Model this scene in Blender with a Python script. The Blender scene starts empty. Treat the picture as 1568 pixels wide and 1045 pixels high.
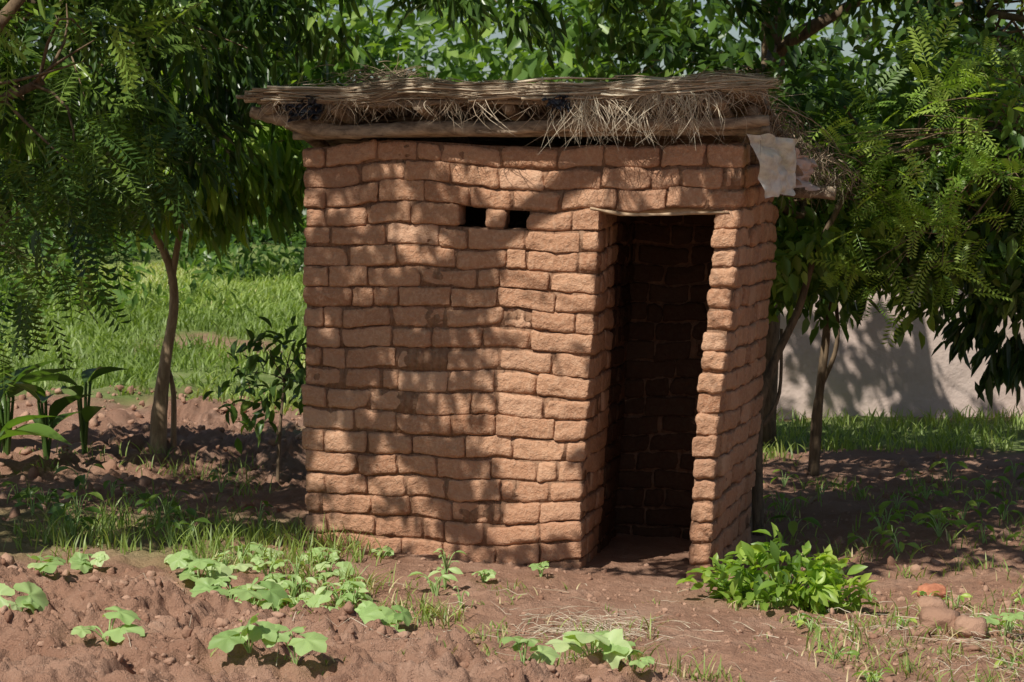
import bpy, math, numpy as np
from mathutils import Vector
R=np.random.default_rng(7)
sc=bpy.context.scene
# ---------------------------------------------------------------- noise
_p=R.permutation(256); _v=R.random(256)*2-1
def vn(x,y,z=0.0):
    x,y,z=np.broadcast_arrays(np.asarray(x,float),np.asarray(y,float),np.asarray(z,float))
    xi=np.floor(x).astype(int);yi=np.floor(y).astype(int);zi=np.floor(z).astype(int)
    fx=x-xi;fy=y-yi;fz=z-zi
    fx=fx*fx*(3-2*fx);fy=fy*fy*(3-2*fy);fz=fz*fz*(3-2*fz)
    def h(a,b,c): return _v[_p[(_p[(_p[a&255]+b)&255]+c)&255]]
    r=0
    for a in(0,1):
        for b in(0,1):
            for c in(0,1):
                r=r+h(xi+a,yi+b,zi+c)*(fx if a else 1-fx)*(fy if b else 1-fy)*(fz if c else 1-fz)
    return r
def fbm(x,y,z=0.0,o=3):
    r=0;a=1.0
    for i in range(o):
        r=r+a*vn(np.asarray(x)*2**i+i*17.3,np.asarray(y)*2**i+i*5.1,np.asarray(z)*2**i); a*=.5
    return r
def sstep(a,b,x):
    t=np.clip((np.asarray(x,float)-a)/(b-a),0,1); return t*t*(3-2*t)
# ---------------------------------------------------------------- mesh helpers
def add_mesh(name,V,F,mat,rnd=None,parent=None,smooth=True,attrs=None):
    V=np.asarray(V,np.float32).reshape(-1,3)
    me=bpy.data.meshes.new(name)
    F=[np.asarray(f,np.int32) for f in F if len(f)]
    loops=np.concatenate([f.ravel() for f in F])
    tot=np.concatenate([np.full(len(f),f.shape[1],np.int32) for f in F])
    st=np.concatenate([[0],np.cumsum(tot)[:-1]]).astype(np.int32)
    me.vertices.add(len(V)); me.vertices.foreach_set('co',V.ravel())
    me.loops.add(len(loops)); me.loops.foreach_set('vertex_index',loops)
    me.polygons.add(len(tot)); me.polygons.foreach_set('loop_start',st); me.polygons.foreach_set('loop_total',tot)
    if smooth: me.polygons.foreach_set('use_smooth',np.ones(len(tot),bool))
    me.update(calc_edges=True)
    if rnd is not None:
        a=me.attributes.new('rnd','FLOAT','POINT'); a.data.foreach_set('value',np.asarray(rnd,np.float32))
    for k,v in (attrs or {}).items():
        a=me.attributes.new(k,'FLOAT','POINT'); a.data.foreach_set('value',np.asarray(v,np.float32))
    me.materials.append(mat)
    ob=bpy.data.objects.new(name,me); sc.collection.objects.link(ob)
    if parent: ob.parent=parent
    return ob
def empty(name):
    e=bpy.data.objects.new(name,None); sc.collection.objects.link(e); e.empty_display_size=.2; return e
def norm(a): return a/np.maximum(np.linalg.norm(a,axis=-1,keepdims=True),1e-9)
def scatter(T,F,pos,d,n,scale):
    T=np.asarray(T,float);N=len(pos)
    d=norm(d); s=norm(np.cross(n,d)); n=np.cross(d,s)
    sc_=np.asarray(scale,float); 
    if sc_.ndim==1: sc_=np.stack([sc_]*3,1)
    P=T[None]*sc_[:,None,:]
    V=pos[:,None]+P[...,0:1]*d[:,None]+P[...,1:2]*s[:,None]+P[...,2:3]*n[:,None]
    k=len(T); off=(np.arange(N)*k)[:,None,None]
    Fl=[(np.asarray(f)[None]+off).reshape(-1,len(f[0])) for f in F]
    return V.reshape(-1,3),Fl
class Acc:
    def __init__(s): s.V=[];s.F={};s.r=[];s.n=0
    def add(s,V,Fl,r):
        V=np.asarray(V).reshape(-1,3)
        for f in Fl:
            f=np.asarray(f)
            if len(f): s.F.setdefault(f.shape[1],[]).append(f+s.n)
        s.V.append(V); s.r.append(np.broadcast_to(r,(len(V),)) if np.ndim(r)==0 else r); s.n+=len(V)
    def make(s,name,mat,parent=None,smooth=True):
        return add_mesh(name,np.concatenate(s.V),[np.concatenate(f) for f in s.F.values()],mat,np.concatenate(s.r),parent,smooth)
def strands(P,r,sides=3,taper=1.0):
    P=np.asarray(P,float);N,K,_=P.shape
    if N==0: return np.zeros((0,3)),[np.zeros((0,4),int)],K*sides
    t=np.gradient(P,axis=1); t=norm(t)
    ref=norm(R.normal(size=(N,1,3)))*np.ones((1,K,1))
    a=norm(np.cross(t,ref)); b=np.cross(t,a)
    rr=np.asarray(r).reshape(N,1,1)*(1-taper*np.linspace(0,1,K)**1.5*.85)[None,:,None]
    V=np.stack([P+rr*(math.cos(6.2832*i/sides)*a+math.sin(6.2832*i/sides)*b) for i in range(sides)],2)
    idx=np.arange(N*K*sides).reshape(N,K,sides)
    f=np.stack([idx[:,:-1,:],np.roll(idx,-1,2)[:,:-1,:],np.roll(idx,-1,2)[:,1:,:],idx[:,1:,:]],-1).reshape(-1,4)
    return V.reshape(-1,3),[f],K*sides
def ribbons(P,w,side):
    N,K,_=P.shape
    prof=np.array([.6,1,.85,.55,.05])[:K] if K==5 else np.linspace(1,.05,K)
    ww=np.asarray(w).reshape(N,1,1)*prof[None,:,None]
    s=side[:,None,:]
    V=np.stack([P-s*ww,P+s*ww],2)
    idx=np.arange(N*K*2).reshape(N,K,2)
    f=np.stack([idx[:,:-1,0],idx[:,:-1,1],idx[:,1:,1],idx[:,1:,0]],-1).reshape(-1,4)
    return V.reshape(-1,3),[f],K*2
def tube(path,radii,sides=10,rough=.12,seed=0,sub=5):
    P=np.asarray(path,float);n=len(P);ts=np.linspace(0,n-1,(n-1)*sub+1)
    Q=[];rad=np.interp(ts,np.arange(n),radii)
    for t in ts:
        i=min(int(t),n-2);f=t-i
        p0=P[max(i-1,0)];p1=P[i];p2=P[i+1];p3=P[min(i+2,n-1)]
        Q.append(.5*((2*p1)+(-p0+p2)*f+(2*p0-5*p1+4*p2-p3)*f*f+(-p0+3*p1-3*p2+p3)*f**3))
    Q=np.array(Q);t=norm(np.gradient(Q,axis=0))
    ref=np.array([0,0,1.]) if abs(t[0][2])<.8 else np.array([1.,0,0])
    a=norm(np.cross(t,ref));b=np.cross(t,a)
    V=[]
    th=np.arange(sides)/sides*2*math.pi
    for i in range(len(Q)):
        rr=rad[i]*(1+rough*vn(np.cos(th)*1.5+seed*3.1,np.sin(th)*1.5,i*.45+seed)+rough*.5*vn(np.cos(th)*4+seed*3.1,np.sin(th)*4,i*1.3+seed))
        V.append(Q[i]+rr[:,None]*(np.cos(th)[:,None]*a[i]+np.sin(th)[:,None]*b[i]))
    V=np.array(V);K=len(Q)
    idx=np.arange(K*sides).reshape(K,sides)
    f=np.stack([idx[:-1],np.roll(idx,-1,1)[:-1],np.roll(idx,-1,1)[1:],idx[1:]],-1).reshape(-1,4)
    V=V.reshape(-1,3); V=np.vstack([V,Q[0],Q[-1]]);c0=K*sides
    t0=np.stack([idx[0],np.full(sides,c0),np.roll(idx[0],-1)],-1);t1=np.stack([idx[-1],np.roll(idx[-1],-1),np.full(sides,c0+1)],-1)
    return V,[f,np.vstack([t0,t1])]
# ---------------------------------------------------------------- materials
def mat_new(name):
    m=bpy.data.materials.new(name);m.use_nodes=True;nt=m.node_tree
    for n in list(nt.nodes): nt.nodes.remove(n)
    return m,nt
def nd(nt,t,**k):
    n=nt.nodes.new(t)
    for a,b in k.items():
        if a.startswith('_'): setattr(n,a[1:],b)
        else: n.inputs[a.replace('__',' ')].default_value=b
    return n
def ramp(nt,fac,stops):
    r=nt.nodes.new('ShaderNodeValToRGB');e=r.color_ramp.elements
    while len(e)<len(stops): e.new(.5)
    for i,(p,c) in enumerate(stops): e[i].position=p;e[i].color=(*c,1)
    nt.links.new(fac,r.inputs[0]);return r.outputs[0]
def math_(nt,op,a,b=0.0,clamp=False):
    m=nt.nodes.new('ShaderNodeMath');m.operation=op;m.use_clamp=clamp
    for i,x in enumerate((a,b)):
        if hasattr(x,'links'): nt.links.new(x,m.inputs[i])
        else: m.inputs[i].default_value=x
    return m.outputs[0]
def mixc(nt,f,a,b,mode='MIX'):
    m=nt.nodes.new('ShaderNodeMix');m.data_type='RGBA';m.blend_type=mode
    for i,x in ((0,f),(6,a),(7,b)):
        if hasattr(x,'links'): nt.links.new(x,m.inputs[i])
        elif i==0: m.inputs[0].default_value=x
        else: m.inputs[i].default_value=(*x,1)
    return m.outputs[2]
def noise(nt,scale,detail=4,rough=.6,vec=None,dist=0.0):
    n=nd(nt,'ShaderNodeTexNoise',Scale=scale,Detail=detail,Roughness=rough,Distortion=dist)
    if vec is not None: nt.links.new(vec,n.inputs['Vector'])
    return n.outputs[0]
def pos(nt,scale=(1,1,1)):
    g=nt.nodes.new('ShaderNodeNewGeometry')
    if scale==(1,1,1): return g.outputs['Position']
    m=nt.nodes.new('ShaderNodeMapping');m.inputs['Scale'].default_value=scale
    nt.links.new(g.outputs['Position'],m.inputs[0]);return m.outputs[0]
def attr(nt,n):
    a=nt.nodes.new('ShaderNodeAttribute');a.attribute_name=n;return a.outputs['Fac']
def finish(nt,col,rough,height=None,bstr=.5,bdist=.01,trans=None,spec=.5):
    p=nd(nt,'ShaderNodeBsdfPrincipled');o=nt.nodes.new('ShaderNodeOutputMaterial')
    if hasattr(col,'links'): nt.links.new(col,p.inputs['Base Color'])
    else: p.inputs['Base Color'].default_value=(*col,1)
    p.inputs['Roughness'].default_value=rough;p.inputs['Specular IOR Level'].default_value=spec
    if height is not None:
        b=nd(nt,'ShaderNodeBump',Strength=bstr,Distance=bdist);nt.links.new(height,b.inputs['Height']);nt.links.new(b.outputs[0],p.inputs['Normal'])
    out=p.outputs[0]
    if trans:
        t=nt.nodes.new('ShaderNodeBsdfTranslucent')
        c=mixc(nt,1.0,col if hasattr(col,'links') else col,(1.7,1.8,.6),'MULTIPLY');nt.links.new(c,t.inputs[0])
        mx=nt.nodes.new('ShaderNodeMixShader');mx.inputs[0].default_value=trans
        nt.links.new(out,mx.inputs[1]);nt.links.new(t.outputs[0],mx.inputs[2]);out=mx.outputs[0]
    nt.links.new(out,o.inputs[0])
def leaf_mat(name,stops,rough=.42,trans=.3,spec=.5):
    m,nt=mat_new(name);c=ramp(nt,attr(nt,'rnd'),stops)
    finish(nt,c,rough,trans=trans,spec=spec);return m
def brick_mat(name,dark=1.0):
    m,nt=mat_new(name);P=pos(nt)
    r=attr(nt,'rnd')
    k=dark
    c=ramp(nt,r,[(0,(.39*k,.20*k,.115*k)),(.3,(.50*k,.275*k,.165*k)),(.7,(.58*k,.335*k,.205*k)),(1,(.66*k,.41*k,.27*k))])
    n1=noise(nt,8,4,.65,P);c=mixc(nt,math_(nt,'MULTIPLY',n1,.7),c,(.33*k,.155*k,.088*k))
    n2=noise(nt,55,3,.75,P)
    c=mixc(nt,math_(nt,'MULTIPLY',math_(nt,'SUBTRACT',n2,.45,True),1.8,True),c,(.70*k,.48*k,.33*k))
    n4=noise(nt,2.0,2,.5,P);c=mixc(nt,math_(nt,'MULTIPLY',math_(nt,'SUBTRACT',n4,.5,True),1.6,True),c,(.30*k,.17*k,.115*k))
    sx=nt.nodes.new('ShaderNodeSeparateXYZ');nt.links.new(P,sx.inputs[0])
    low=nt.nodes.new('ShaderNodeMapRange');low.inputs[1].default_value=.45;low.inputs[2].default_value=-.05
    nt.links.new(sx.outputs[2],low.inputs[0])
    c=mixc(nt,math_(nt,'MULTIPLY',low.outputs[0],n1,True),c,(.40*k,.20*k,.12*k))
    h=math_(nt,'ADD',math_(nt,'MULTIPLY',n2,.7),math_(nt,'MULTIPLY',noise(nt,24,4,.65,P),1.3))
    finish(nt,c,.95,h,.8,.016,spec=.1);return m
M_brick=brick_mat('mud_brick');M_mort=brick_mat('mud_mortar',.6);M_inner=brick_mat('shaded_mud_brick',.22)  # inner bricks: same mud, doorway shade painted in as a darker colour
def wood_mat(name,c0,c1,sc_=(1,1,1),scale=20,b=.5):
    m,nt=mat_new(name);P=pos(nt,sc_);n=noise(nt,scale,5,.7,P,.3)
    c=ramp(nt,n,[(.3,c0),(.7,c1)]);finish(nt,c,.85,n,b,.006,spec=.25);return m
M_pole=wood_mat('weathered_pole',(.10,.07,.05),(.50,.39,.28),(.35,1,1),30,.8)
M_bark=wood_mat('bark',(.06,.042,.028),(.26,.18,.11),(1,1,.25),30,.9)
M_barkl=wood_mat('pale_bark',(.20,.13,.08),(.55,.40,.25),(1,1,.25),30,.9)
m,nt=mat_new('dry_thatch');c=ramp(nt,attr(nt,'rnd'),[(0,(.13,.09,.06)),(.45,(.38,.28,.19)),(1,(.78,.68,.52))]);finish(nt,c,.8,spec=.25);M_straw=m
M_thcore=wood_mat('thatch_mass',(.05,.035,.025),(.40,.30,.20),(.06,1,1),70,1.0)
m,nt=mat_new('plastic_sack');n=noise(nt,22,5,.6,pos(nt));finish(nt,ramp(nt,n,[(.3,(.55,.53,.50)),(.6,(.82,.81,.79))]),.55,n,.6,.02,trans=.25);M_sack=m
m,nt=mat_new('black_plastic');n=noise(nt,30,3,.6,pos(nt));finish(nt,ramp(nt,n,[(.4,(.012,.012,.016)),(.7,(.05,.055,.08))]),.3,n,.6,.02);M_black=m
M_clod,nt=mat_new('soil_clod');P=pos(nt);c=ramp(nt,attr(nt,'rnd'),[(0,(.27,.145,.095)),(1,(.46,.285,.20))]);finish(nt,c,.95,noise(nt,70,4,.7,P),.8,.01,spec=.12)
M_red,nt=mat_new('fired_brick');P=pos(nt);n=noise(nt,40,5,.7,P);finish(nt,ramp(nt,n,[(.3,(.36,.13,.07)),(.7,(.58,.24,.14))]),.9,n,.7,.01,spec=.2)
M_plas,nt=mat_new('mud_plaster');P=pos(nt);n=noise(nt,1.6,5,.65,P);finish(nt,ramp(nt,n,[(.3,(.46,.35,.30)),(.7,(.60,.48,.42))]),.95,noise(nt,20,4,.6,P),.5,.02,spec=.1)
L_dark=leaf_mat('leaf_dark',[(0,(.03,.065,.016)),(.55,(.08,.145,.03)),(1,(.23,.33,.06))],.32,.33)
L_mid=leaf_mat('leaf_mid',[(0,(.05,.10,.025)),(.6,(.13,.225,.045)),(1,(.29,.40,.08))],.37,.38)
L_bright=leaf_mat('leaf_bright',[(0,(.09,.17,.03)),(.5,(.21,.34,.055)),(1,(.42,.54,.11))],.42,.42)
L_pump=leaf_mat('leaf_seedling',[(0,(.22,.34,.11)),(.6,(.36,.50,.19)),(1,(.50,.60,.30))],.5,.3)
L_grass=leaf_mat('grass_blade',[(0,(.12,.18,.035)),(.6,(.26,.35,.085)),(.9,(.40,.46,.15)),(1,(.60,.50,.29))],.5,.35)
# ---------------------------------------------------------------- light / world
el=math.radians(49);az=math.radians(34)
S=np.array([-math.sin(az)*math.cos(el),-math.cos(az)*math.cos(el),math.sin(el)])
w=bpy.data.worlds.new('World');sc.world=w;w.use_nodes=True
sky=w.node_tree.nodes.new('ShaderNodeTexSky');sky.sky_type='NISHITA';sky.sun_disc=False
sky.sun_elevation=el;sky.sun_rotation=math.atan2(S[0],S[1])
bg=w.node_tree.nodes['Background'];bg.inputs[1].default_value=.07;w.node_tree.links.new(sky.outputs[0],bg.inputs[0])
sl=bpy.data.lights.new('sun','SUN');sl.energy=5.0;sl.angle=math.radians(.5);sl.color=(1,.96,.87)
so=bpy.data.objects.new('sun',sl);sc.collection.objects.link(so)
so.rotation_euler=Vector(S).to_track_quat('Z','Y').to_euler();so.location=(-6,-4,12)
sc.view_settings.view_transform='Standard';sc.view_settings.look='None';sc.view_settings.exposure=0
# ---------------------------------------------------------------- terrain
def G(x,y,micro=True):
    x=np.asarray(x,float);y=np.asarray(y,float)
    z=-.045*np.clip(x+1,-1.5,2.6)
    z=z+.9*sstep(18,46,y)+3*sstep(60,300,y)
    near=1-sstep(14,40,y)
    z=z+.03*vn(x*.8,y*.8,3)*near
    line=9.72-.66*(x+2.1)+.12*vn(x*1.7,4.2)
    bed=sstep(0,.3,line-y)*(1-sstep(.1,.8,x))
    z=z+.07*bed-.06*np.exp(-((y-line-.12)/.13)**2)*(1-sstep(-.1,.5,x))*sstep(-1.6,-.9,x)
    path=np.exp(-((x-.72)/.36)**2)*sstep(8.6,9.6,y)*(1-sstep(11.8,12,y))
    inhut=(1-sstep(-.1,.25,np.abs(x-.15)-1.1))*sstep(9.9,10.3,y)*(1-sstep(12,12.4,y))
    till=np.clip(bed*1.1+.25+.6*sstep(12.3,13,y)*(1-sstep(18,20,y))*(x<0),0,1)*(1-.85*np.maximum(path,inhut))
    if micro:
        wx=x+.06*vn(x*6,y*6,31);wy=y+.06*vn(x*6,y*6,57)
        z=z+till*near*(.05*fbm(wx*2.8,wy*2.8,1,2)-.085*np.abs(fbm(wx*5.5,wy*5.5,2,2))+.040*np.abs(fbm(wx*15,wy*15,5,2))+.013*vn(x*38,y*38,3)+.008*vn(x*70,y*70,6))
        z=z+near*(.007*fbm(x*11,y*11,8,3)+.003*vn(x*45,y*45,2))
    return z
def axis(lo,hi,step,far_lo,far_hi,g=1.13):
    a=list(np.arange(lo,hi,step));s=step;b=[]
    v=hi
    while v<far_hi: b.append(v);s*=g;v+=s
    b.append(far_hi)
    s=step;c=[];v=lo-step
    while v>far_lo: c.append(v);s*=g;v-=s
    c.append(far_lo);return np.array(c[::-1]+a+b)
gx=axis(-2.6,2.6,.0105,-400,400)
gy=axis(7.2,11.0,.0105,-60,11.001,1.13)[:-1]
s=.0105;v=gy[-1]+s;ext=[]
while v<700:
    ext.append(v);s*=1.022 if v<30 else 1.12;v+=s
gy=np.concatenate([gy,ext])
X,Y=np.meshgrid(gx,gy);Z=G(X,Y)
ny,nx=X.shape;idx=np.arange(nx*ny).reshape(ny,nx)
Fg=np.stack([idx[:-1,:-1],idx[:-1,1:],idx[1:,1:],idx[1:,:-1]],-1).reshape(-1,4)
def bare(x,y):
    return sstep(.1,.6,1-np.abs(y-22.6-.7*vn(x*.6,3))/2.0-.3+.35*vn(x*1.5,y*1.2,8))*sstep(-4.1,-3.2,x)
nz=fbm(X*.7,Y*.7,9,4)
gr=sstep(-.15,.5,nz*.7+(Y-17.8-.5*X*(X<0))*.45)*(X<1)+sstep(-.1,.4,nz*.6+(Y-15.2)*.9)*(1-sstep(17.6,18.4,Y+nz*.5))*(X>=1)
gr=np.clip(gr+sstep(30,36,Y),0,1)*(1-.9*bare(X,Y)*(X<0))
gr=np.maximum(gr,.45*sstep(.0,.6,nz+.3)*sstep(9.8,10.2,Y)*(1-sstep(11,12,Y))*(X<-.9))
m,nt=mat_new('soil_and_grass');P=pos(nt)
n1=noise(nt,3,5,.65,P);n2=noise(nt,35,5,.75,P);n3=noise(nt,150,2,.7,P)
soil=ramp(nt,n1,[(.3,(.31,.168,.110)),(.5,(.40,.232,.158)),(.72,(.51,.325,.235))])
soil=mixc(nt,math_(nt,'MULTIPLY',n2,.55),soil,(.27,.145,.095))
soil=mixc(nt,math_(nt,'GREATER_THAN',n3,.68),soil,(.55,.40,.31))
g1=ramp(nt,noise(nt,2.2,5,.7,P),[(.3,(.12,.165,.045)),(.5,(.22,.30,.085)),(.75,(.40,.42,.19))])
g1=mixc(nt,math_(nt,'MULTIPLY',n2,.6),g1,(.11,.14,.045))
col=mixc(nt,math_(nt,'MULTIPLY',attr(nt,'grass'),math_(nt,'ADD',noise(nt,6,4,.7,P),.55),True),soil,g1)
hh=math_(nt,'ADD',n2,math_(nt,'MULTIPLY',n3,.4))
finish(nt,col,.95,hh,1.0,.022,spec=.1)
add_mesh('ground',np.stack([X,Y,Z],-1).reshape(-1,3),[Fg],m,attrs={'grass':gr.ravel()})
# ---------------------------------------------------------------- hut
phi=math.radians(14);O=np.array([-.99,10.75,0]);U=np.array([math.cos(phi),-math.sin(phi),0]);Wd=np.array([math.sin(phi),math.cos(phi),0])
def L2W(p):
    p=np.asarray(p,float);u,w_,z=p[...,0],p[...,1],p[...,2]
    zc=np.clip(z,0,2)
    u2=u-.15*(1-zc/1.9)*(u/2.1)*(z<2.3)+.014*vn(z*1.7,w_*2,3.3)*(z<1.9)
    w2=w_+.03*vn(u*1.6,z*1.6,7.7)*(z<1.95)
    z2=z+(.024*vn(u*2.0,w_*2,z*1.1)+.011*vn(u*5.0,w_*5,z*3+9))*(z<1.95)-.02*np.sin(np.clip(u/2.1,0,1)*3.1)*(1-zc/1.9)
    return O+u2[...,None]*U+w2[...,None]*Wd+z2[...,None]*np.array([0,0,1.])
hut=empty('mud_brick_latrine')
nX,nY,nZ=12,5,8
lat={};pts=[]
for i in range(nX):
    for j in range(nY):
        for k in range(nZ):
            if i in(0,nX-1) or j in(0,nY-1) or k in(0,nZ-1): lat[(i,j,k)]=len(pts);pts.append((i,j,k))
pts=np.array(pts);bq=[]
for a in range(nX-1):
    for b in range(nY-1):
        for k in(0,nZ-1):
            q=[lat[(a,b,k)],lat[(a+1,b,k)],lat[(a+1,b+1,k)],lat[(a,b+1,k)]];bq.append(q if k else q[::-1])
for a in range(nX-1):
    for b in range(nZ-1):
        for j in(0,nY-1):
            q=[lat[(a,j,b)],lat[(a+1,j,b)],lat[(a+1,j,b+1)],lat[(a,j,b+1)]];bq.append(q if j==0 else q[::-1])
for a in range(nY-1):
    for b in range(nZ-1):
        for i in(0,nX-1):
            q=[lat[(i,a,b)],lat[(i,a+1,b)],lat[(i,a+1,b+1)],lat[(i,a,b+1)]];bq.append(q[::-1] if i==0 else q)
bq=np.array(bq)
def ax(n,h,r): return np.concatenate([[-h],np.linspace(-h+r,h-r,n-2),[h]])
def brick(acc,c,h,xf,r=.010,rough=1.0):
    r=min(r*R.uniform(.6,1.8),min(h)*.6);hx,hy,hz=h
    p=np.stack([ax(nX,hx,r)[pts[:,0]],ax(nY,hy,r)[pts[:,1]],ax(nZ,hz,r)[pts[:,2]]],1)
    q=np.clip(p,-np.array([hx-r,hy-r,hz-r]),np.array([hx-r,hy-r,hz-r]));d=p-q;L=np.linalg.norm(d,axis=1,keepdims=True)
    p=q+r*d/np.maximum(L,1e-6)
    o=R.random(3)*90;nrm=d/np.maximum(L,1e-6)
    p=p+nrm*rough*(.0068*vn(p[:,0]*14+o[0],p[:,1]*14+o[1],p[:,2]*18+o[2])+.0055*vn(p[:,0]*42+o[0],p[:,1]*42,p[:,2]*46))[:,None]
    if R.random()<.4:
        cr=np.array([hx*R.choice([-1,1]),-hy,hz*R.choice([-1,1])]);dd=np.linalg.norm((p-cr)*[.8,.5,1],axis=1)
        p=p-(cr*[.4,-.3,.4])*(np.clip(1-dd/.045,0,1)*R.uniform(.1,.6))[:,None]
    t=R.normal(0,.025);tl=R.normal(0,.025)
    p=np.stack([p[:,0],p[:,1]+tl*p[:,0],p[:,2]+t*p[:,0]],1)
    acc.add(xf(p+c),[bq],float(np.clip(R.normal(.5,.24),0,1)))
HC=.0965;Z0=-.227
def widths(a,b,odd):
    out=[];x=a;first=True
    while b-x>1e-4:
        w_=R.uniform(.19,.29)
        if R.random()<.16: w_=R.uniform(.08,.14)
        if first and odd: w_*=.5
        first=False
        if b-x-w_<.085: w_=b-x
        if w_>.33: w_=(b-x)*R.uniform(.42,.58)
        out.append((x,x+w_));x+=w_
    return out
A=Acc();C=Acc();AI=Acc()
def wall_run(axis_,fixed,a,b,th,ztop,gaps=(),acc=None,skew=0.0,rec=.0125):
    acc=acc or A
    for k in range(22):
        z0=Z0+k*HC;z1=z0+HC
        segs=[(a,b)]
        for (g0,g1,k0,k1) in gaps:
            if k0<=k<k1:
                ns=[]
                for s0,s1 in segs:
                    if g0>=s1 or g1<=s0: ns.append((s0,s1));continue
                    if g0>s0: ns.append((s0,g0))
                    if g1<s1: ns.append((g1,s1))
                segs=ns
        for s0,s1 in segs:
            e1=s1
            if callable(ztop):
                while e1>s0 and ztop(e1)<z1-.02: e1-=.1
            if e1-s0<.06: continue
            lo=s0+.014;hi=e1-.014
            z=np.array([z0,z1])
            nseg=max(3,int((hi-lo)/.04)+1)
            xs=np.linspace(lo,hi,nseg)
            y0=fixed+rec-.006*vn(xs*13,k*3.7,fixed*9);y1=fixed+th-rec+.006*vn(xs*13,k*3.7,fixed*9+4)
            for i in range(nseg-1):
                xx=[xs[i],xs[i+1],xs[i+1],xs[i]]*2;yy_=[y0[i],y0[i+1],y1[i+1],y1[i]]*2
                bx=np.array([[xx[q],yy_[q],z[1 if q>3 else 0]] for q in range(8)])
                if axis_=='w': bx=bx[:,[1,0,2]]+np.stack([skew*bx[:,0],0*bx[:,0],0*bx[:,0]],1)
                C.add(L2W(bx),[np.array([[0,3,2,1],[4,5,6,7],[0,1,5,4],[1,2,6,5],[2,3,7,6],[3,0,4,7]])],.5+.1*R.random())
            for p0,p1 in widths(s0,e1,k%2):
                jo=R.uniform(.002,.0065)
                if p0==s0: p0=p0+R.uniform(-.008,.008)
                if abs(p1-e1)<1e-6: p1=p1+R.uniform(-.008,.008)
                h=np.array([(p1-p0)/2-jo,th/2,HC/2-R.uniform(.0015,.0065)])
                c=np.array([(p0+p1)/2,fixed+th/2+R.normal(0,.005),(z0+z1)/2+R.normal(0,.002)])
                if axis_=='u': brick(acc,c,h,L2W)
                else: brick(acc,c,h,lambda p:L2W(np.stack([p[:,1]+skew*p[:,0],p[:,0],p[:,2]],1)))
DL,DR=1.45,1.98
wall_run('u',0,0,2.10,.125,None,gaps=[(DL,DR,0,19),(.773,.90,18,19),(1.0,1.095,18,19)])
zt=lambda w_:1.93-.2*w_
wall_run('w',1.975,.14,1.36,.125,zt)
wall_run('w',0,.14,1.36,.125,zt)
wall_run('w',DL-.125,.14,.62,.125,zt,skew=-.06)
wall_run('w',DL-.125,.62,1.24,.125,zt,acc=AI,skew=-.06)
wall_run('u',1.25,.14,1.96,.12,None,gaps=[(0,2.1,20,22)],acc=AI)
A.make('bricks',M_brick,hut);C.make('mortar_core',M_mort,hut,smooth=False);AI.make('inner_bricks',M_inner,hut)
pl=[L2W(np.array(p)) for p in[(1.40,-.006,1.612),(1.55,-.016,1.596),(1.7,-.018,1.586),(1.85,-.018,1.582),(2.05,-.004,1.594)]]
V,F=tube(pl,[.005,.009,.006,.008,.004],8,.5,4);T=Acc();T.add(V,F,.8)
V,F=tube([L2W(np.array(p)) for p in[(1.38,.07,1.60),(2.04,.07,1.60)]],[.02,.02],8,.2,9);T.add(V,F,.3);T.make('lintel',wood_mat('lintel_wood',(.30,.19,.11),(.62,.47,.32),(.3,1,1),30),hut)
def rz(w_): return 2.03-.215*w_
PO=Acc()
def H(u,w_,z): return O+u*U+w_*Wd+np.array([0,0,z])
def pole(path,rad,seed,rough=.2):
    V,F=tube([H(*p) for p in path],rad,12,rough,seed,9);PO.add(V,F,.5)
pole([(-.22,-.07,2.045),(-.10,-.07,2.02),(.06,-.06,1.965),(.3,-.06,1.950),(.65,-.05,1.962),(.95,-.06,1.957),(1.4,-.06,1.975),(1.9,-.06,1.970),(2.21,-.06,1.985)],[.026,.035,.034,.032,.034,.030,.031,.027,.024],1,.26)
pole([(-.05,.04,1.935),(.8,.04,1.945),(1.6,.04,1.942),(2.2,.04,1.94)],[.022,.024,.022,.02],2)
pole([(-.20,1.25,1.70),(.8,1.27,1.71),(1.9,1.2,1.69),(2.38,1.15,1.665)],[.035,.035,.034,.032],3)
for i,(u,e) in enumerate([(-.12,-.14),(.2,-.16),(.62,-.17),(1.02,-.12),(1.5,-.13),(1.99,-.18),(2.12,.02)]):
    pole([(u,e,rz(e)+.005),(u+.02,.5,rz(.5)),(u+R.uniform(-.04,.04),1.45,rz(1.45))],[.029+.006*R.random(),.03,.025],10+i)
pole([(-.16,-.15,2.088),(.2,-.155,2.075),(.5,-.15,2.07),(.85,-.15,2.08),(1.2,-.145,2.075),(2.05,-.15,2.065)],[.010,.012,.014,.011,.012,.009],31,.4)
pole([(-.24,-.10,2.10),(.0,-.12,2.108),(.3,-.12,2.09)],[.016,.019,.015],32,.3)
pole([(-.26,-.16,2.11),(-.05,-.17,2.10),(.15,-.16,2.095)],[.010,.013,.010],33,.3)
for w_ in(.3,.7,1.1,1.4):
    pole([(-.18,w_,rz(w_)+.05),(1,w_,rz(w_)+.055),(2.2,w_,rz(w_)+.05)],[.015,.016,.014],40+int(w_*10))
PO.make('roof_poles',M_pole,hut)
nu,nw=200,50
uu=np.linspace(-.17,2.18,nu);ww=np.linspace(-.12,1.50,nw);UU,WW=np.meshgrid(uu,ww)
edge=.035*vn(UU*6,WW*4,2)+.02*vn(UU*22,WW*4,2)
top=rz(WW)+.075+.026*fbm(UU*5,WW*7,1,4)+.03*np.exp(-((UU-.42)/.16)**2)*np.exp(-((WW-.0)/.25)**2)-.02*sstep(.0,-.2,UU)
bot=np.minimum(rz(WW)+.045+.012*vn(UU*9,WW*9,6),top-.008)
def HG(a,b,c): return O+a[:,None]*U+b[:,None]*Wd+c[:,None]*np.array([0,0,1.])
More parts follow.
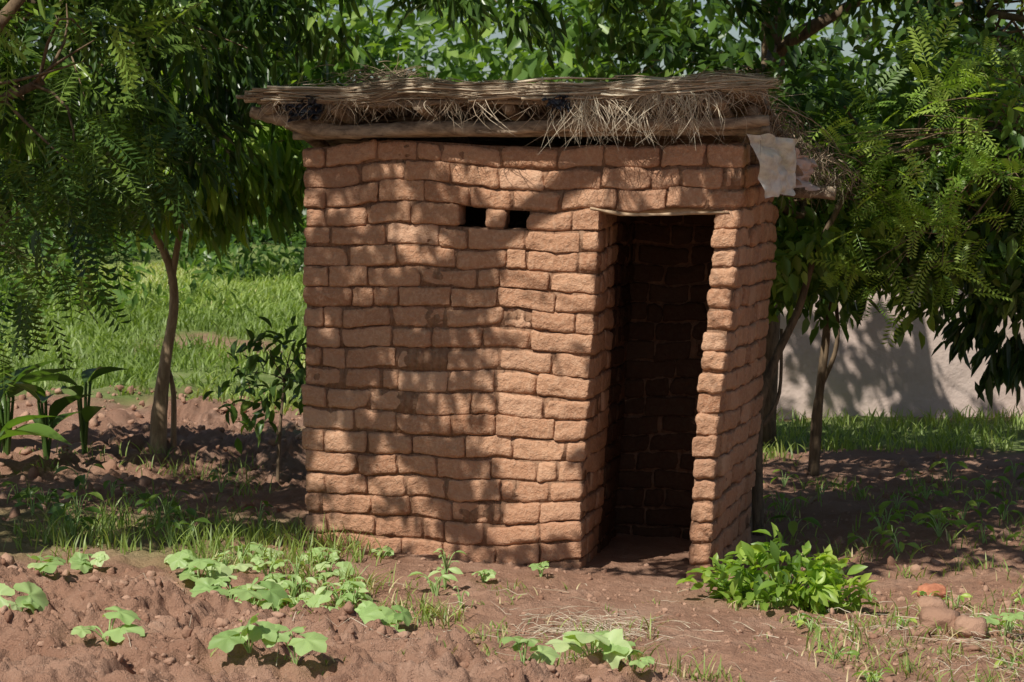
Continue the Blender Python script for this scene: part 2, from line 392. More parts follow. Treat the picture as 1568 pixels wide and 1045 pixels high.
VT=HG(UU.ravel(),(WW+edge).ravel(),top.ravel());VB=HG(UU.ravel(),(WW+edge).ravel(),bot.ravel())
idx=np.arange(nu*nw).reshape(nw,nu);n_=nu*nw
q=np.stack([idx[:-1,:-1],idx[:-1,1:],idx[1:,1:],idx[1:,:-1]],-1).reshape(-1,4)
ring=np.concatenate([idx[0,:],idx[1:,-1],idx[-1,-2::-1],idx[-2:0:-1,0]]);rn=np.roll(ring,-1)
sd=np.stack([ring,ring+n_,rn+n_,rn],-1)[:, ::-1]
add_mesh('thatch_mat',np.vstack([VT,VB]),[q,q[:,::-1]+n_,sd],M_thcore,parent=hut)
B=Acc()
def bundle(path,rad,seed):
    V,F=tube([H(*p) for p in path],rad,16,.6,seed,12);B.add(V,F,.5)
ZBX=[-.22,.0,.25,.6,.9,1.3,1.7,2.2];ZBY=[2.125,2.12,2.112,2.134,2.114,2.125,2.128,2.152]
bundle([(-.22,-.15,2.125),(-.02,-.17,2.118),(.25,-.17,2.108),(.6,-.18,2.134),(.95,-.17,2.113),(1.3,-.18,2.122),(1.65,-.17,2.125),(1.95,-.17,2.14),(2.22,-.15,2.157)],[.008,.015,.018,.029,.019,.025,.022,.026,.010],51)
bundle([(.15,-.12,2.135),(.5,-.14,2.152),(.9,-.12,2.14),(1.2,-.12,2.135)],[.010,.024,.016,.010],52)
bundle([(1.35,-.12,2.128),(1.7,-.15,2.152),(2.0,-.14,2.16),(2.20,-.14,2.172)],[.012,.022,.018,.008],53)
B.make('thatch_bundles',M_thcore,hut)
ST=Acc()
Z1=np.array([0,0,1.])
def LW(u,w_,z): return O+np.broadcast_arrays(u,w_)[0][...,None]*U+np.broadcast_arrays(w_,u)[0][...,None]*Wd+z[...,None]*Z1
def addstr(P,r,val):
    V,F,k=strands(P,r);ST.add(V,F,np.repeat(val,k))
N=3200;u0=R.uniform(-.22,2.05,N);ln=R.uniform(.08,.6,N);K=6
t=np.linspace(0,1,K)[None]
u=np.clip(u0[:,None]+ln[:,None]*t,-.31,2.22+R.uniform(-.12,.07,(N,1)));zb=np.interp(u,ZBX,ZBY)+.012*vn(u*5,0*u)
th=R.uniform(0,6.283,N);rr=R.uniform(.4,1.3,N)*np.interp(u0,[-.22,0,.6,.9,2.1,2.3],[.013,.022,.033,.024,.030,.016])
wob=.009*vn(u*9+th[:,None]*7,th[:,None]*5)
w_=-.17+(rr*np.cos(th))[:,None]*1.2+R.normal(0,.014,(N,1))*t;z=zb+(rr*np.sin(th))[:,None]+R.normal(0,.018,(N,1))*(t-.4)+wob
addstr(LW(u,w_,z),R.uniform(.0010,.0032,N),np.clip(R.normal(.45,.25,N)+.35*sstep(1.2,2.0,u0),0,1))
N=170;u0=R.uniform(-.2,1.8,N);ln=R.uniform(.2,.6,N);u=np.minimum(u0[:,None]+ln[:,None]*t,2.22);o_=R.random((N,1))*40
addstr(LW(u,-.195+R.normal(0,.010,(N,1))+.01*vn(u*5+o_,o_),np.interp(u,ZBX,ZBY)+R.normal(0,.016,(N,1))+.012*vn(u*6+o_,o_+3)),R.uniform(.003,.008,N),np.clip(R.normal(.55,.22,N)+.25*(u0>1.2),0,1))
N=2400;u0=R.uniform(-.18,2.0,N);w0=R.uniform(-.15,1.5,N);an=R.normal(0,.5,N)+R.integers(0,2,N)*1.5;ln=R.uniform(.1,.4,N)
u=u0[:,None]+ln[:,None]*t*np.cos(an)[:,None];w_=w0[:,None]+ln[:,None]*t*np.sin(an)[:,None]
z=2.03-.215*w_+.085+R.uniform(-.01,.03,(N,1))+R.normal(0,.028,(N,1))*t
addstr(LW(u,w_,z),R.uniform(.001,.0028,N),np.clip(R.normal(.45,.2,N),0,1))
def fringe(N,ua,ub,wa,wb,z_,lmin,lmax,br=.5,sp=.5,clus=0):
    u0=R.uniform(ua,ub,N)
    if clus:
        cs=R.uniform(ua,ub,clus);u0=cs[R.integers(0,clus,N)]+R.normal(0,.02,N)
    w0=R.uniform(wa,wb,N);z0=(z_(w0) if callable(z_) else z_)+R.uniform(-.02,.02,N);ln=R.uniform(lmin,lmax,N)
    dx=R.normal(0,sp,N);dy=R.normal(-.15,.2,N);up=R.uniform(.0,.5,N)
    cu=R.normal(0,.25,(N,1))*ln[:,None]
    u=u0[:,None]+(ln*dx)[:,None]*t+cu*np.sin(t*3.1);w_=w0[:,None]+(ln*dy)[:,None]*t;z=z0[:,None]-ln[:,None]*(t**1.4)*(1-.3*up[:,None])
    addstr(LW(u,w_,z),R.uniform(.0012,.003,N),np.clip(R.normal(br,.24,N),0,1))
fringe(230,-.18,2.1,-.20,-.12,2.10,.03,.12,.45,.9,20)
fringe(360,1.36,1.98,-.20,-.15,2.11,.06,.27,.85,.5,9)
fringe(70,.75,1.25,-.2,-.12,2.09,.05,.17,.5,.7,5)
fringe(110,-.08,.5,-.2,-.12,2.09,.03,.15,.4,.9,6)
fringe(50,2.0,2.2,-.2,-.1,2.13,.04,.12,.6,1.2)
fringe(240,2.10,2.26,.0,1.4,lambda w_:rz(w_)+.05,.08,.24,.3,.6,12)
fringe(120,2.2,2.4,.6,1.45,lambda w_:rz(w_)+.02,.1,.28,.3,.7,7)
N=190;c=np.array([.42,-.04,2.19]);P0=c+R.normal(0,1,(N,3))*[.10,.08,.024];d=norm(R.normal(0,1,(N,3))*[1,.6,.4]);ln=R.uniform(.06,.2,N)
Q=P0[:,None]+d[:,None]*(ln[:,None]*(t-.5))[...,None]+np.array([0,0,1])*(.05*np.sin(t*3.1)*ln[:,None]*3)[...,None]*.4
addstr(O+Q[...,0:1]*U+Q[...,1:2]*Wd+Q[...,2:3]*Z1,R.uniform(.001,.0025,N),R.uniform(.0,.5,N))
ST.make('thatch_straw',M_straw,hut,smooth=False)
def sheet(name,corners,n,amp,fr,mat,seed):
    a,b,c,d=[np.array(x,float) for x in corners];s_=np.linspace(0,1,n);s1,s2=np.meshgrid(s_,s_)
    p=(1-s1)[...,None]*(1-s2)[...,None]*a+s1[...,None]*(1-s2)[...,None]*b+s1[...,None]*s2[...,None]*c+(1-s1)[...,None]*s2[...,None]*d
    nr=np.cross(b-a,d-a);nr/=np.linalg.norm(nr)
    rid=1-2*np.abs(fbm(s1*fr+seed,s2*fr,seed,3));p=p+nr*(amp*rid)[...,None]
    p=p+.15*amp*fr*np.stack([vn(s1*6+seed,s2*6,k*7+seed) for k in range(3)],-1)
    p=O+p[...,0:1]*U+p[...,1:2]*Wd+p[...,2:3]*Z1
    i=np.arange(n*n).reshape(n,n)
    return add_mesh(name,p.reshape(-1,3),[np.stack([i[:-1,:-1],i[:-1,1:],i[1:,1:],i[1:,:-1]],-1).reshape(-1,4)],mat,parent=hut)
sheet('torn_sack',[(2.12,-.04,1.93),(2.32,.16,1.91),(2.30,.22,1.66),(2.19,.06,1.64)],40,.022,2.5,M_sack,2)
sheet('torn_sack_fold',[(2.28,.28,1.86),(2.32,.60,1.82),(2.31,.62,1.68),(2.28,.28,1.70)],30,.03,3,M_plas,5)
sheet('black_plastic_scrap',[(-.02,-.20,2.09),(.14,-.21,2.10),(.18,-.19,2.01),(.0,-.17,2.00)],26,.03,4,M_black,3)
sheet('black_plastic_scrap_b',[(1.22,-.22,2.09),(1.34,-.22,2.10),(1.34,-.2,2.04),(1.26,-.19,2.03)],22,.02,4,M_black,8)
# ---------------------------------------------------------------- leaves templates
def leafT(widths_,droop=.12,fold=.12):
    n=len(widths_);xs=np.linspace(0,1,n+2);V=[(0,0,0)]
    for i,w_ in enumerate(widths_):
        x=xs[i+1];z=-droop*x*x;V+=[(x,-w_,z+fold*w_),(x,0,z-0.0),(x,w_,z+fold*w_)]
    V.append((1,0,-droop));last=len(V)-1
    tr=[(0,1,2),(0,2,3),(last,last-2,last-3),(last,last-1,last-2)];qd=[]
    for i in range(n-1):
        b=1+3*i;qd+=[(b,b+3,b+4,b+1),(b+1,b+4,b+5,b+2)]
    return np.array(V),[tr,qd] if qd else [tr]
def leafQ(w_,droop=.2,fold=.4):
    V=np.array([(0,0,0),(.33,-w_,-droop*.1+fold*w_),(.72,-w_*.75,-droop*.5+fold*w_),(1,0,-droop),(.72,w_*.75,-droop*.5+fold*w_),(.33,w_,-droop*.1+fold*w_),])
    return V,[[(0,1,2,3),(0,3,4,5)]]
T_lance=leafQ(.13,.25,.5);T_oval=leafQ(.23,.18,.35);T_far=leafT([.2],.1,.4)
T_broad=leafT([.14,.22,.19],.35,.6)
T_big=leafT([.10,.17,.19,.16,.08],.45,.6)
def pinnate(np_=8,ll=.2,lw=.045):
    V=[];F=[]
    for i in range(np_):
        x=.12+.85*i/np_;zz=-.25*x*x;L=ll*(1-.45*abs(i/np_-.4))
        for s_ in(-1,1):
            b=len(V);V+=[(x,0,zz),(x+.25*L-lw*.2,s_*L*.5-0,zz-.0),(x+.45*L,s_*L,zz-.06*L),(x+.25*L+lw,s_*L*.5,zz+.01)]
            F.append((b,b+1,b+2,b+3) if s_<0 else (b,b+3,b+2,b+1))
    b=len(V);V+=[(0,-.006,0),(0,.006,0),(1,.004,-.25),(1,-.004,-.25),(.5,-.006,-.0625),(.5,.006,-.0625)]
    F+=[(b,b+1,b+5,b+4),(b+4,b+5,b+2,b+3)]
    return np.array(V),[F]
T_pin=pinnate(8,.24,.06)
UP=np.array([0,0,1.])
def clump_leaves(acc,T,cent,axis_,clen,m,size,droop,spread=.9,rbase=None,jit=.06):
    N=len(cent)
    if N==0: return
    s_=R.uniform(.1,1,(N,m))
    a=norm(axis_);p=cent[:,None]+a[:,None]*(s_*clen)[...,None]+R.normal(0,jit,(N,m,3))
    rv=norm(R.normal(size=(N,m,3)))
    d=a[:,None]*.55+rv*spread-UP*droop
    n=UP+R.normal(0,.45,(N,m,3))+rv*.2
    sz=R.uniform(.7,1.2,(N,m))*size
    rb=np.broadcast_to((rbase if rbase is not None else R.uniform(.2,.7,N))[:,None],(N,m))
    rn=np.clip(rb+R.normal(0,.2,(N,m)),0,1).ravel()
    V,F=scatter(T[0],T[1],p.reshape(-1,3),d.reshape(-1,3),n.reshape(-1,3),sz.ravel())
    acc.add(V,F,np.repeat(rn,len(T[0])))
def ell(e,n):
    cx,cy,cz,rx,ry,rz_=e;d=norm(R.normal(size=(n,3)));r=R.uniform(.15,1,n)**.45
    return np.array([cx,cy,cz])+d*r[:,None]*[rx,ry,rz_],d
def tree(name,trunks,crowns,T,size,m,mat,droop=.4,bark=M_bark,clen=.3,limbs=True,zmin=None,jit=.06,gap=-.28):
    e=empty(name);tk=Acc()
    for i,(path,rad) in enumerate(trunks):
        V,F=tube(path,rad,10,.15,i+len(name),5);tk.add(V,F,.5)
    lf=Acc();nodes=np.array([p for path,_ in trunks for p in path[1:]],float)
    for k,(el_,n) in enumerate(crowns):
        c,d=ell(el_,n)
        if zmin is not None: c=c[c[:,2]>zmin+.12*vn(c[:,0]*2,c[:,1]*2)];
        if min(el_[3:])>.45:
            keep=vn(c[:,0]*1.6+k,c[:,1]*1.6,c[:,2]*1.8)>gap;c=c[keep]
        d=norm(c-np.array(el_[:3])+1e-3)
        ax_=d+R.normal(0,.5,d.shape)-UP*.3
        lite=np.clip(.45+.4*vn(c[:,0]*1.1,c[:,1]*1.1,c[:,2]*1.3)+R.normal(0,.14,len(c)),0,1)
        clump_leaves(lf,T,c,ax_,clen,m,size,droop,rbase=lite,jit=jit)
        if limbs:
            cc=np.array(el_[:3]);nn=nodes[np.argmin(((nodes-cc)**2).sum(1))]
            mid=(cc+nn)/2+R.normal(0,.08,3)*min(1,el_[3]*2);lr=min(1,el_[3]*1.6);V,F=tube([nn,mid,cc+.01],[.035*lr,.028*lr,.018*lr],7,.15,k,4);tk.add(V,F,.5)
            sel=R.permutation(len(c))[:max(10,len(c)//3)];base=nn+(cc-nn)*R.uniform(.3,1,(len(sel),1))
            tt=np.linspace(0,1,5)[None,:,None];P=base[:,None]*(1-tt)+c[sel][:,None]*tt+np.sin(tt*3.14)*R.normal(0,.08,(len(sel),1,3))*lr
            V,F,kk=strands(P,np.full(len(sel),.010*lr),5,.8);tk.add(V,F,.5)
    tk.make('trunk_and_limbs',bark,e);lf.make('foliage',mat,e);return e
tree('mango_tree',[([(-4.0,13.4,-.1),(-3.9,13.4,1.2),(-3.5,13.2,2.2),(-2.7,13.0,3.0)],[.16,.13,.11,.07]),([(-3.5,13.2,2.2),(-2.2,13.6,3.2),(-.8,14.3,3.7)],[.09,.06,.04])],
  [((-2.6,12.9,2.75,1.4,1.2,1.1),190),((-.9,14.4,3.5,1.6,1.2,1.1),190),((-3.2,12.7,2.2,.8,.8,.8),45)],T_lance,.16,32,L_dark,.6,zmin=1.66,gap=-.12)
tree('mango_tree',[([(1.75,16.2,-.1),(1.80,16.1,1.5),(1.82,16,2.7),(1.75,16,3.6),(1.6,16,4.4)],[.14,.11,.08,.06,.04]),([(1.82,16,2.62),(2.05,15.9,2.80),(2.5,15.8,3.05)],[.06,.05,.03])],
  [((.7,15.2,3.6,1.4,1.1,.95),180),((2.4,15.0,3.75,1.5,1.1,.7),130),((3.5,14.4,2.7,1.0,1.0,1.0),120),((1.3,14.6,2.35,.7,.7,.5),50)],T_oval,.12,36,L_dark,.5,zmin=1.6,gap=-.14)
tree('guava_tree',[([(1.29,11.85,-.15),(1.285,11.85,.51),(1.37,11.9,.78),(1.50,11.95,1.05),(1.62,12,1.4),(1.9,12.1,1.9)],[.032,.028,.024,.02,.018,.012]),([(1.285,11.85,.51),(1.27,11.85,.8),(1.29,11.9,1.15),(1.4,12,1.6)],[.02,.016,.014,.01]),([(1.31,11.87,.45),(1.40,11.9,.62),(1.42,12,.95)],[.012,.01,.008])],
  [((2.1,12.3,1.75,.72,.6,.62),115),((2.65,12.5,1.40,.5,.5,.50),60),((1.55,12.2,1.65,.42,.4,.45),50),((2.65,12.1,2.1,.5,.5,.4),40)],T_oval,.105,32,L_mid,.35,zmin=1.0,clen=.25)
tree('guava_tree',[([(1.92,14.4,-.15),(1.95,14.4,.4),(1.99,14.4,.79),(2.05,14.4,1.4)],[.032,.028,.026,.02]),([(1.90,14.42,-.1),(1.93,14.4,.35),(2.06,14.4,.75),(2.0,14.4,1.3)],[.018,.016,.014,.012])],
  [((2.3,14.3,1.7,.9,.6,.55),100),((3.2,13.6,1.25,.6,.5,.6),75)],T_lance,.17,32,L_dark,.8,zmin=.75,clen=.3)
tree('young_mango_tree',[([(-2.23,14.2,-.1),(-2.20,14.2,.3),(-2.17,14.2,.59),(-2.11,14.2,.95),(-2.14,14.2,1.24),(-2.33,14.2,1.61),(-2.5,14.2,2.1)],[.062,.052,.038,.03,.026,.018,.01]),([(-2.12,14.2,1.1),(-2.09,14.2,1.3),(-2.02,14.2,1.6),(-1.9,14.2,2.0)],[.024,.02,.018,.012]),([(-2.14,14.3,-.1),(-2.13,14.3,.4),(-2.18,14.3,.62)],[.022,.016,.01])],
  [((-1.85,13.9,1.95,.65,.4,.32),75),((-2.5,13.9,1.95,.5,.4,.28),40)],T_lance,.17,24,L_bright,1.0,bark=M_barkl,clen=.2)
tree('locust_tree',[([(-3.2,11.4,-.1),(-3.1,11.3,1.2),(-2.7,11.2,2.2),(-2.2,11.1,2.8)],[.07,.06,.04,.02])],
  [((-2.3,11.2,2.2,.75,.6,.5),34),((-2.6,11.2,1.42,.34,.4,.34),13)],T_pin,.32,9,L_dark,.5,clen=.3)
e=empty('locust_tree');lf=Acc();tk=Acc()
V,F=tube([(3.1,12.0,-.2),(3.05,12,1.0),(2.7,11.9,2.0)],[.05,.04,.025],8,.15,3,5);tk.add(V,F,.5)
for c,n in(((2.1,11.5,1.95,.28,.25,.25),14),((2.05,11.5,1.35,.25,.25,.2),14),((2.4,11.6,2.25,.3,.25,.25),8),((2.5,11.5,1.65,.25,.25,.25),10),((1.65,11.5,1.85,.2,.2,.2),9)):
    cc,d=ell(c,n);clump_leaves(lf,T_pin,cc,d+[0,0,.2],.15,6,.2,.3,rbase=R.uniform(.5,1.0,n))
    base=np.array([[2.7,11.9,2.0]])*np.ones((n,1));tt=np.linspace(0,1,5)[None,:,None]
    V,F,kk=strands(base[:,None]*(1-tt)+cc[:,None]*tt+np.sin(tt*3.14)*R.normal(0,.08,(n,1,3)),np.full(n,.005),5,.7);tk.add(V,F,.5)
lf.make('foliage',L_bright,e);tk.make('trunk_and_limbs',M_bark,e)
def mass(name,boxes,T,size,m,mat,clen):
    lf=Acc()
    for (x0,x1,y0,y1,z0,z1,n) in boxes:
        c=np.stack([R.uniform(x0,x1,n),R.uniform(y0,y1,n),R.uniform(0,1,n)],1)
        h=z1*(.8+.35*vn(c[:,0]*.35,c[:,1]*.35,z1));c[:,2]=z0+(h-z0)*c[:,2]+G(c[:,0],c[:,1],False)
        keep=vn(c[:,0]*.55,c[:,1]*.55,c[:,2]*.7)>-.4;c=c[keep]
        lite=np.clip(.40+.6*vn(c[:,0]*.5,c[:,1]*.5,c[:,2]*.6),0,1)
        clump_leaves(lf,T,c,R.normal(size=c.shape),clen,m,size,.3,rbase=lite,jit=clen*.35)
    return lf.make(name,mat)
mass('distant_trees',[(-11,-1,38,42,.2,6.2,560),(-1,10,33,37,.2,5.6,500)],T_far,.40,20,L_mid,.8)
mass('distant_bushes',[(-9,0,31,36,.0,1.4,280),(-7.5,-3.4,26,29,.0,.7,40),(1.5,9,20,24,0,2.6,260)],T_far,.20,24,L_mid,.4)
# ---------------------------------------------------------------- plastered wall on the right
xs=np.linspace(1.9,7.5,120);zs=np.linspace(0,1,24);XX,ZZ=np.meshgrid(xs,zs)
ht=1.15+.05*vn(xs*1.3,2);g0=G(xs,np.full_like(xs,18.3),False)-.2
yy=18.3+.0*XX+.03*fbm(XX*1.5,ZZ*3,1)
f_=np.stack([XX,yy,g0+ZZ*(ht+.2)],-1);b_=np.stack([XX,yy+.28,g0+ZZ*(ht+.2)],-1)
i=np.arange(120*24).reshape(24,120);q=np.stack([i[:-1,:-1],i[:-1,1:],i[1:,1:],i[1:,:-1]],-1).reshape(-1,4);n0=120*24
tp=np.stack([i[-1,:-1],i[-1,1:],i[-1,1:]+n0,i[-1,:-1]+n0],-1);s1=np.stack([i[:-1,0],i[1:,0],i[1:,0]+n0,i[:-1,0]+n0],-1)
add_mesh('mud_plaster_wall',np.vstack([f_.reshape(-1,3),b_.reshape(-1,3)]),[q,q[:,::-1]+n0,tp,s1],M_plas)
# ---------------------------------------------------------------- shade tree standing in front-left of the hut
sh=Acc()
def litness(u,v):
    x=465+u/2.1*670;y=835-v*326
    L=np.full(x.shape,.03)
    def blob(cx,cy,sx,sy,a,rot=0):
        c,s_=math.cos(rot),math.sin(rot);dx=(x-cx)*c+(y-cy)*s_;dy=-(x-cx)*s_+(y-cy)*c
        return a*np.exp(-((dx/sx)**2+(dy/sy)**2)**1.5)
    for b in[(850,450,105,200,1.25,0),(890,610,70,130,1.0,0),(640,275,250,52,.74,0),(1030,265,150,90,1.15,0),(640,360,75,36,.66,0),(545,665,60,38,.85,0),(560,765,140,50,.80,.15),
             (760,660,115,42,.74,0),(740,728,120,38,.68,0),(640,815,190,34,.72,0),(840,745,90,70,.66,0),(1110,560,75,380,1.4,0),(940,800,80,70,.6,0),(600,560,26,16,.6,0),(700,600,40,20,.5,0)]: L=L+blob(*b)
    return np.clip(L,0,1.05)
N=4200;u=R.uniform(-.25,2.45,N);v=R.uniform(-.1,2.1,N)
L=litness(u,v);q=L+.62*fbm(u*6.0+2,v*8.5,5,2)
keep=(q<.56)
u,v=u[keep],v[keep]
tw=O+u[:,None]*U+v[:,None]*UP
c1=tw+S*R.uniform(3.6,4.3,len(u))[:,None]
clump_leaves(sh,T_oval,c1-.04*U,R.normal(size=c1.shape),.02,2,.095,.1,spread=1.1,jit=.01)
def gshade(n,x0,x1,y0,y1,ex,cut=0):
    x=R.uniform(x0,x1,n);y=R.uniform(y0,y1,n);k=(vn(x*2.2,y*2.2,9)>ex)&(x>x0+cut*np.clip(12.2-y,0,2))
    x,y=x[k],y[k];return np.stack([x,y,0*x],1)+S*R.uniform(4.1,5.4,len(x))[:,None]
c2=np.concatenate([gshade(1900,-4,-.95,10.45,12.9,-.33),gshade(2400,1.25,4.2,10.7,14.8,-.4,.5),gshade(500,-.9,1.3,12.4,14,-.5)])
clump_leaves(sh,T_oval,c2,R.normal(size=c2.shape),.08,3,.13,.1,spread=1.1,jit=.04)
c=np.concatenate([c1,c2])
e=empty('shade_tree');sh.make('foliage',L_mid,e)
tk=Acc();V,F=tube([(-4.6,7.6,-.2),(-4.5,7.6,1.6),(-4.1,7.9,3.0),(-3,8.3,3.8),(-1.5,8.6,4.1),(.2,8.9,4.2),(2.2,9.2,4.3)],[.2,.16,.13,.09,.05,.03,.02],12,.15,4,6);tk.add(V,F,.5)
sel=c[R.permutation(len(c))[:150]];nodes=np.array([(-3,8.3,3.8),(-1.5,8.6,4.1),(.2,8.9,4.2),(2.2,9.2,4.3),(-2.2,8.45,4.0),(-.7,8.7,4.15),(1.2,9.05,4.25)])
nr=nodes[np.argmin(((sel[:,None]-nodes[None])**2).sum(2),1)];t5=np.linspace(0,1,5)[None,:,None]
V,F,kk=strands(nr[:,None]*(1-t5)+sel[:,None]*t5+np.sin(t5*3.14)*R.normal(0,.06,(len(sel),1,3)),np.full(len(sel),.006),5,.8);tk.add(V,F,.5)
tk.make('trunk_and_limbs',M_bark,e)
# ---------------------------------------------------------------- ground plants
def blades(x,y,hgt,wid,lean=.5,val=None):
    N=len(x);K=5;t=np.linspace(0,1,K)[None];z0=G(x,y)-.005
    a=R.uniform(0,6.283,N);ln=R.uniform(.3,1.3,N)*lean*hgt
    d=np.stack([np.cos(a),np.sin(a),0*a],1)
    P=np.stack([x,y,z0],1)[:,None]+d[:,None]*(ln[:,None]*t**1.7)[...,None]+UP*(hgt[:,None]*(t-.25*t**3*(ln/hgt)[:,None]))[...,None]
    sd=norm(np.stack([-d[:,1],d[:,0],0*a],1)+R.normal(0,.3,(N,3)))
    V,F,k=ribbons(P,wid,sd);return V,F,np.repeat(np.clip(R.normal(.5,.2,N),0,.93) if val is None else val,k)
GA=Acc()
def tuft(cx,cy,n,rad,h,w_=.004,lean=.7,dry=0):
    x=cx+R.normal(0,rad,n);y=cy+R.normal(0,rad,n)
    val=np.where(R.random(n)<dry,1.0,np.clip(R.normal(.5,.2,n),0,.9))
    GA.add(*blades(x,y,R.uniform(.5,1.2,n)*h,np.full(n,w_),lean,val))
for _ in range(85):
    x=R.uniform(-2.3,-.7);y=R.uniform(9.95,11.0)
    if y>9.9-.2*(x+.8): tuft(x,y,R.integers(8,22),.05,R.uniform(.06,.16))
for cx,cy in[(-.62,9.5),(-.5,9.25),(-.42,9.15),(-.55,9.35),(-.3,9.1),(-.7,9.7),(-.95,9.85),(-.3,9.0),(-.18,8.75),(-.12,8.6),(.12,8.35),(.2,8.2),(.3,8.5),(.45,8.25),(.5,8.9),(.6,8.0),(.7,8.05),(.35,8.8),(1.2,8.6),(1.3,9.1),(1.45,8.85),(1.6,8.6),(1.75,8.9),(1.5,8.3),(1.65,8.15),(1.85,8.4),(1.4,9.3),(1.7,9.5),(1.9,9.6),(2.0,9.1),(-1.9,10),(.05,9.75),(-1.25,9.9),(.95,9.55),(-1.0,10.1),(-.8,9.55),(-.75,9.4),(-.6,9.7),(-1.1,10.0),(-.35,9.3),(-.2,9.0),(.0,8.9),(-.25,8.6)]:
    tuft(cx+R.normal(0,.05),cy+R.normal(0,.05),R.integers(12,38),.055,R.uniform(.05,.13),.0032,.9,.15)
for _ in range(85): tuft(R.uniform(1.1,2.4),R.uniform(7.8,10.3),R.integers(5,14),.05,R.uniform(.03,.10),.003,1.0,.3)
for _ in range(75): tuft(R.uniform(-1.1,1.0),R.uniform(7.7,9.9),R.integers(3,8),.03,R.uniform(.02,.06),.003,1.0,.2)
for _ in range(90): tuft(R.uniform(1.35,3.6),R.uniform(10.4,14),R.integers(5,16),.07,R.uniform(.05,.12),.004,.8,.05)
for _ in range(60): tuft(R.uniform(-3.6,-1.3),R.uniform(11,14),R.integers(5,16),.07,R.uniform(.05,.14),.004,.8,.05)
n=3200;x=R.uniform(1.6,5.2,n);y=R.uniform(14.8,18.1,n);k=vn(x*1.3,y*1.3,2)>-.3-.3*(y-16);x,y=x[k],y[k];GA.add(*blades(x,y,R.uniform(.05,.16,len(x)),np.full(len(x),.006),.7))
n=38000;x=R.uniform(-8.5,-.6,n);y=16.5+17*R.random(n)**1.1;k=((vn(x*.8,y*.8,2)+.4*vn(x*3,y*3)>-.2+.35*(20-y)*(y<20))|(y>20.3))&(x>-.27*y)&(bare(x,y)<.4+.3*R.random(n));x,y=x[k],y[k]
GA.add(*blades(x,y,R.uniform(.05,.17,len(x))*(1+.9*np.clip(vn(x,y,4),0,1)),.0045*y/16+.003,.9,np.clip(.5+.42*vn(x*.6,y*.4,12)+R.normal(0,.16,len(x)),0,.95)))
GA.make('grass',L_grass,smooth=False)
SL=Acc();n=560
cx=np.concatenate([R.normal(.33,.16,220),R.normal(1.8,.3,220),R.uniform(-1.5,2,120)]);cy=np.concatenate([R.normal(8.95,.16,220),R.normal(8.9,.4,220),R.uniform(7.8,9.9,120)])
a=R.uniform(0,3.14,n);ln=R.uniform(.05,.22,n);t5b=np.linspace(-.5,.5,5)[None]
x=cx[:,None]+np.cos(a)[:,None]*ln[:,None]*t5b;y=cy[:,None]+np.sin(a)[:,None]*ln[:,None]*t5b;z=G(x,y)+.008+R.uniform(0,.025,(n,1))+.02*(.25-t5b**2)
V,F,k=strands(np.stack([x,y,z],-1),R.uniform(.001,.0022,n));SL.add(V,F,np.repeat(R.uniform(.5,1,n),k));SL.make('straw_litter',M_straw,smooth=False)
def lobed():
    n=31;V=[(0,0,0)];F=[];an=np.linspace(-math.pi*.93,math.pi*.93,n)
    for ri,rr in enumerate((.35,.7,1.0)):
        for ia,a in enumerate(an):
            rad=rr*(1+(.12*math.cos(5*a)+(.06 if ri==2 and ia%2 else 0))*rr)*(1-.12*abs(a)/3.14)
            V.append((.15+rad*math.cos(a),rad*math.sin(a)*.95,-.16*rr*rr+.11*math.cos(5*a+3.14)*rr))
    tr=[(0,1+i,2+i) for i in range(n-1)];q=[]
    for r_ in range(2):
        for i in range(n-1):
            b=1+r_*n+i;q.append((b,b+n,b+n+1,b+1))
    return np.array(V),[tr,q]
T_lob=lobed()
def seedling(name,x,y,nl,size,mat=L_pump,T=T_lob,hgt=.10,tilt=.4,spreadr=1.0):
    e=empty(name);lf=Acc();st=Acc();z=float(G(x,y))
    a=R.uniform(0,6.28)+np.arange(nl)*2.4+R.normal(0,.3,nl);rad=R.uniform(.35,1.25,nl)*size*1.15*spreadr
    hh=R.uniform(.5,1.3,nl)*hgt;d=np.stack([np.cos(a),np.sin(a),R.normal(-.1,.2,nl)],1)
    tip=np.stack([x+rad*np.cos(a),y+rad*np.sin(a),z+hh],1)
    tip[:,2]=np.maximum(tip[:,2],G(tip[:,0],tip[:,1])+.03)
    nrm=UP+np.array([-.15,-.4,0])+R.normal(0,tilt,(nl,3))+d*.25
    s_=size*R.uniform(.4,1.1,nl);V,F=scatter(T[0],T[1],tip,d,nrm,s_);lf.add(V,F,np.repeat(np.clip(R.normal(.55,.25,nl),0,1),len(T[0])))
    t=np.linspace(0,1,5)[None,:,None];b=np.array([x,y,z-.01])
    P=b*(1-t)+tip[:,None]*t+UP*(.25*hgt*np.sin(t*3.14));V,F,k=strands(P,np.full(nl,.003),5,.3);st.add(V,F,.7)
    lf.make('leaves',mat,e);st.make('stems',L_pump,e)
for x,y,nl,s_ in[(-1.33,9.6,7,.07),(-1.16,9.37,7,.08),(-1.05,9.7,6,.055),(-1.25,9.8,4,.05),(-.95,9.55,4,.05),(-.92,9.2,5,.08),(-1.05,9.1,4,.065),(-.68,8.88,6,.08),(-.56,8.98,4,.06),(-.46,8.87,4,.065),(-1.84,8.4,5,.07),(-1.45,8.1,5,.075),(.04,8.0,4,.055),(.28,7.86,6,.075),(.42,7.84,4,.065),(-1.98,9.53,5,.065),(-1.82,9.75,6,.05),(-.9,7.74,4,.08),(-.74,7.72,3,.07),(-.125,9.94,6,.03),(.13,10.1,6,.03),(-.84,10.2,6,.05),(-1.15,10.3,5,.05),(1.95,8.95,4,.06),(-1.5,10.0,5,.05),(-.6,10.45,5,.04),(-.8,9.9,5,.05)]:
    seedling('pumpkin_seedling',x,y,nl,s_,hgt=.09 if s_>.05 else .05)
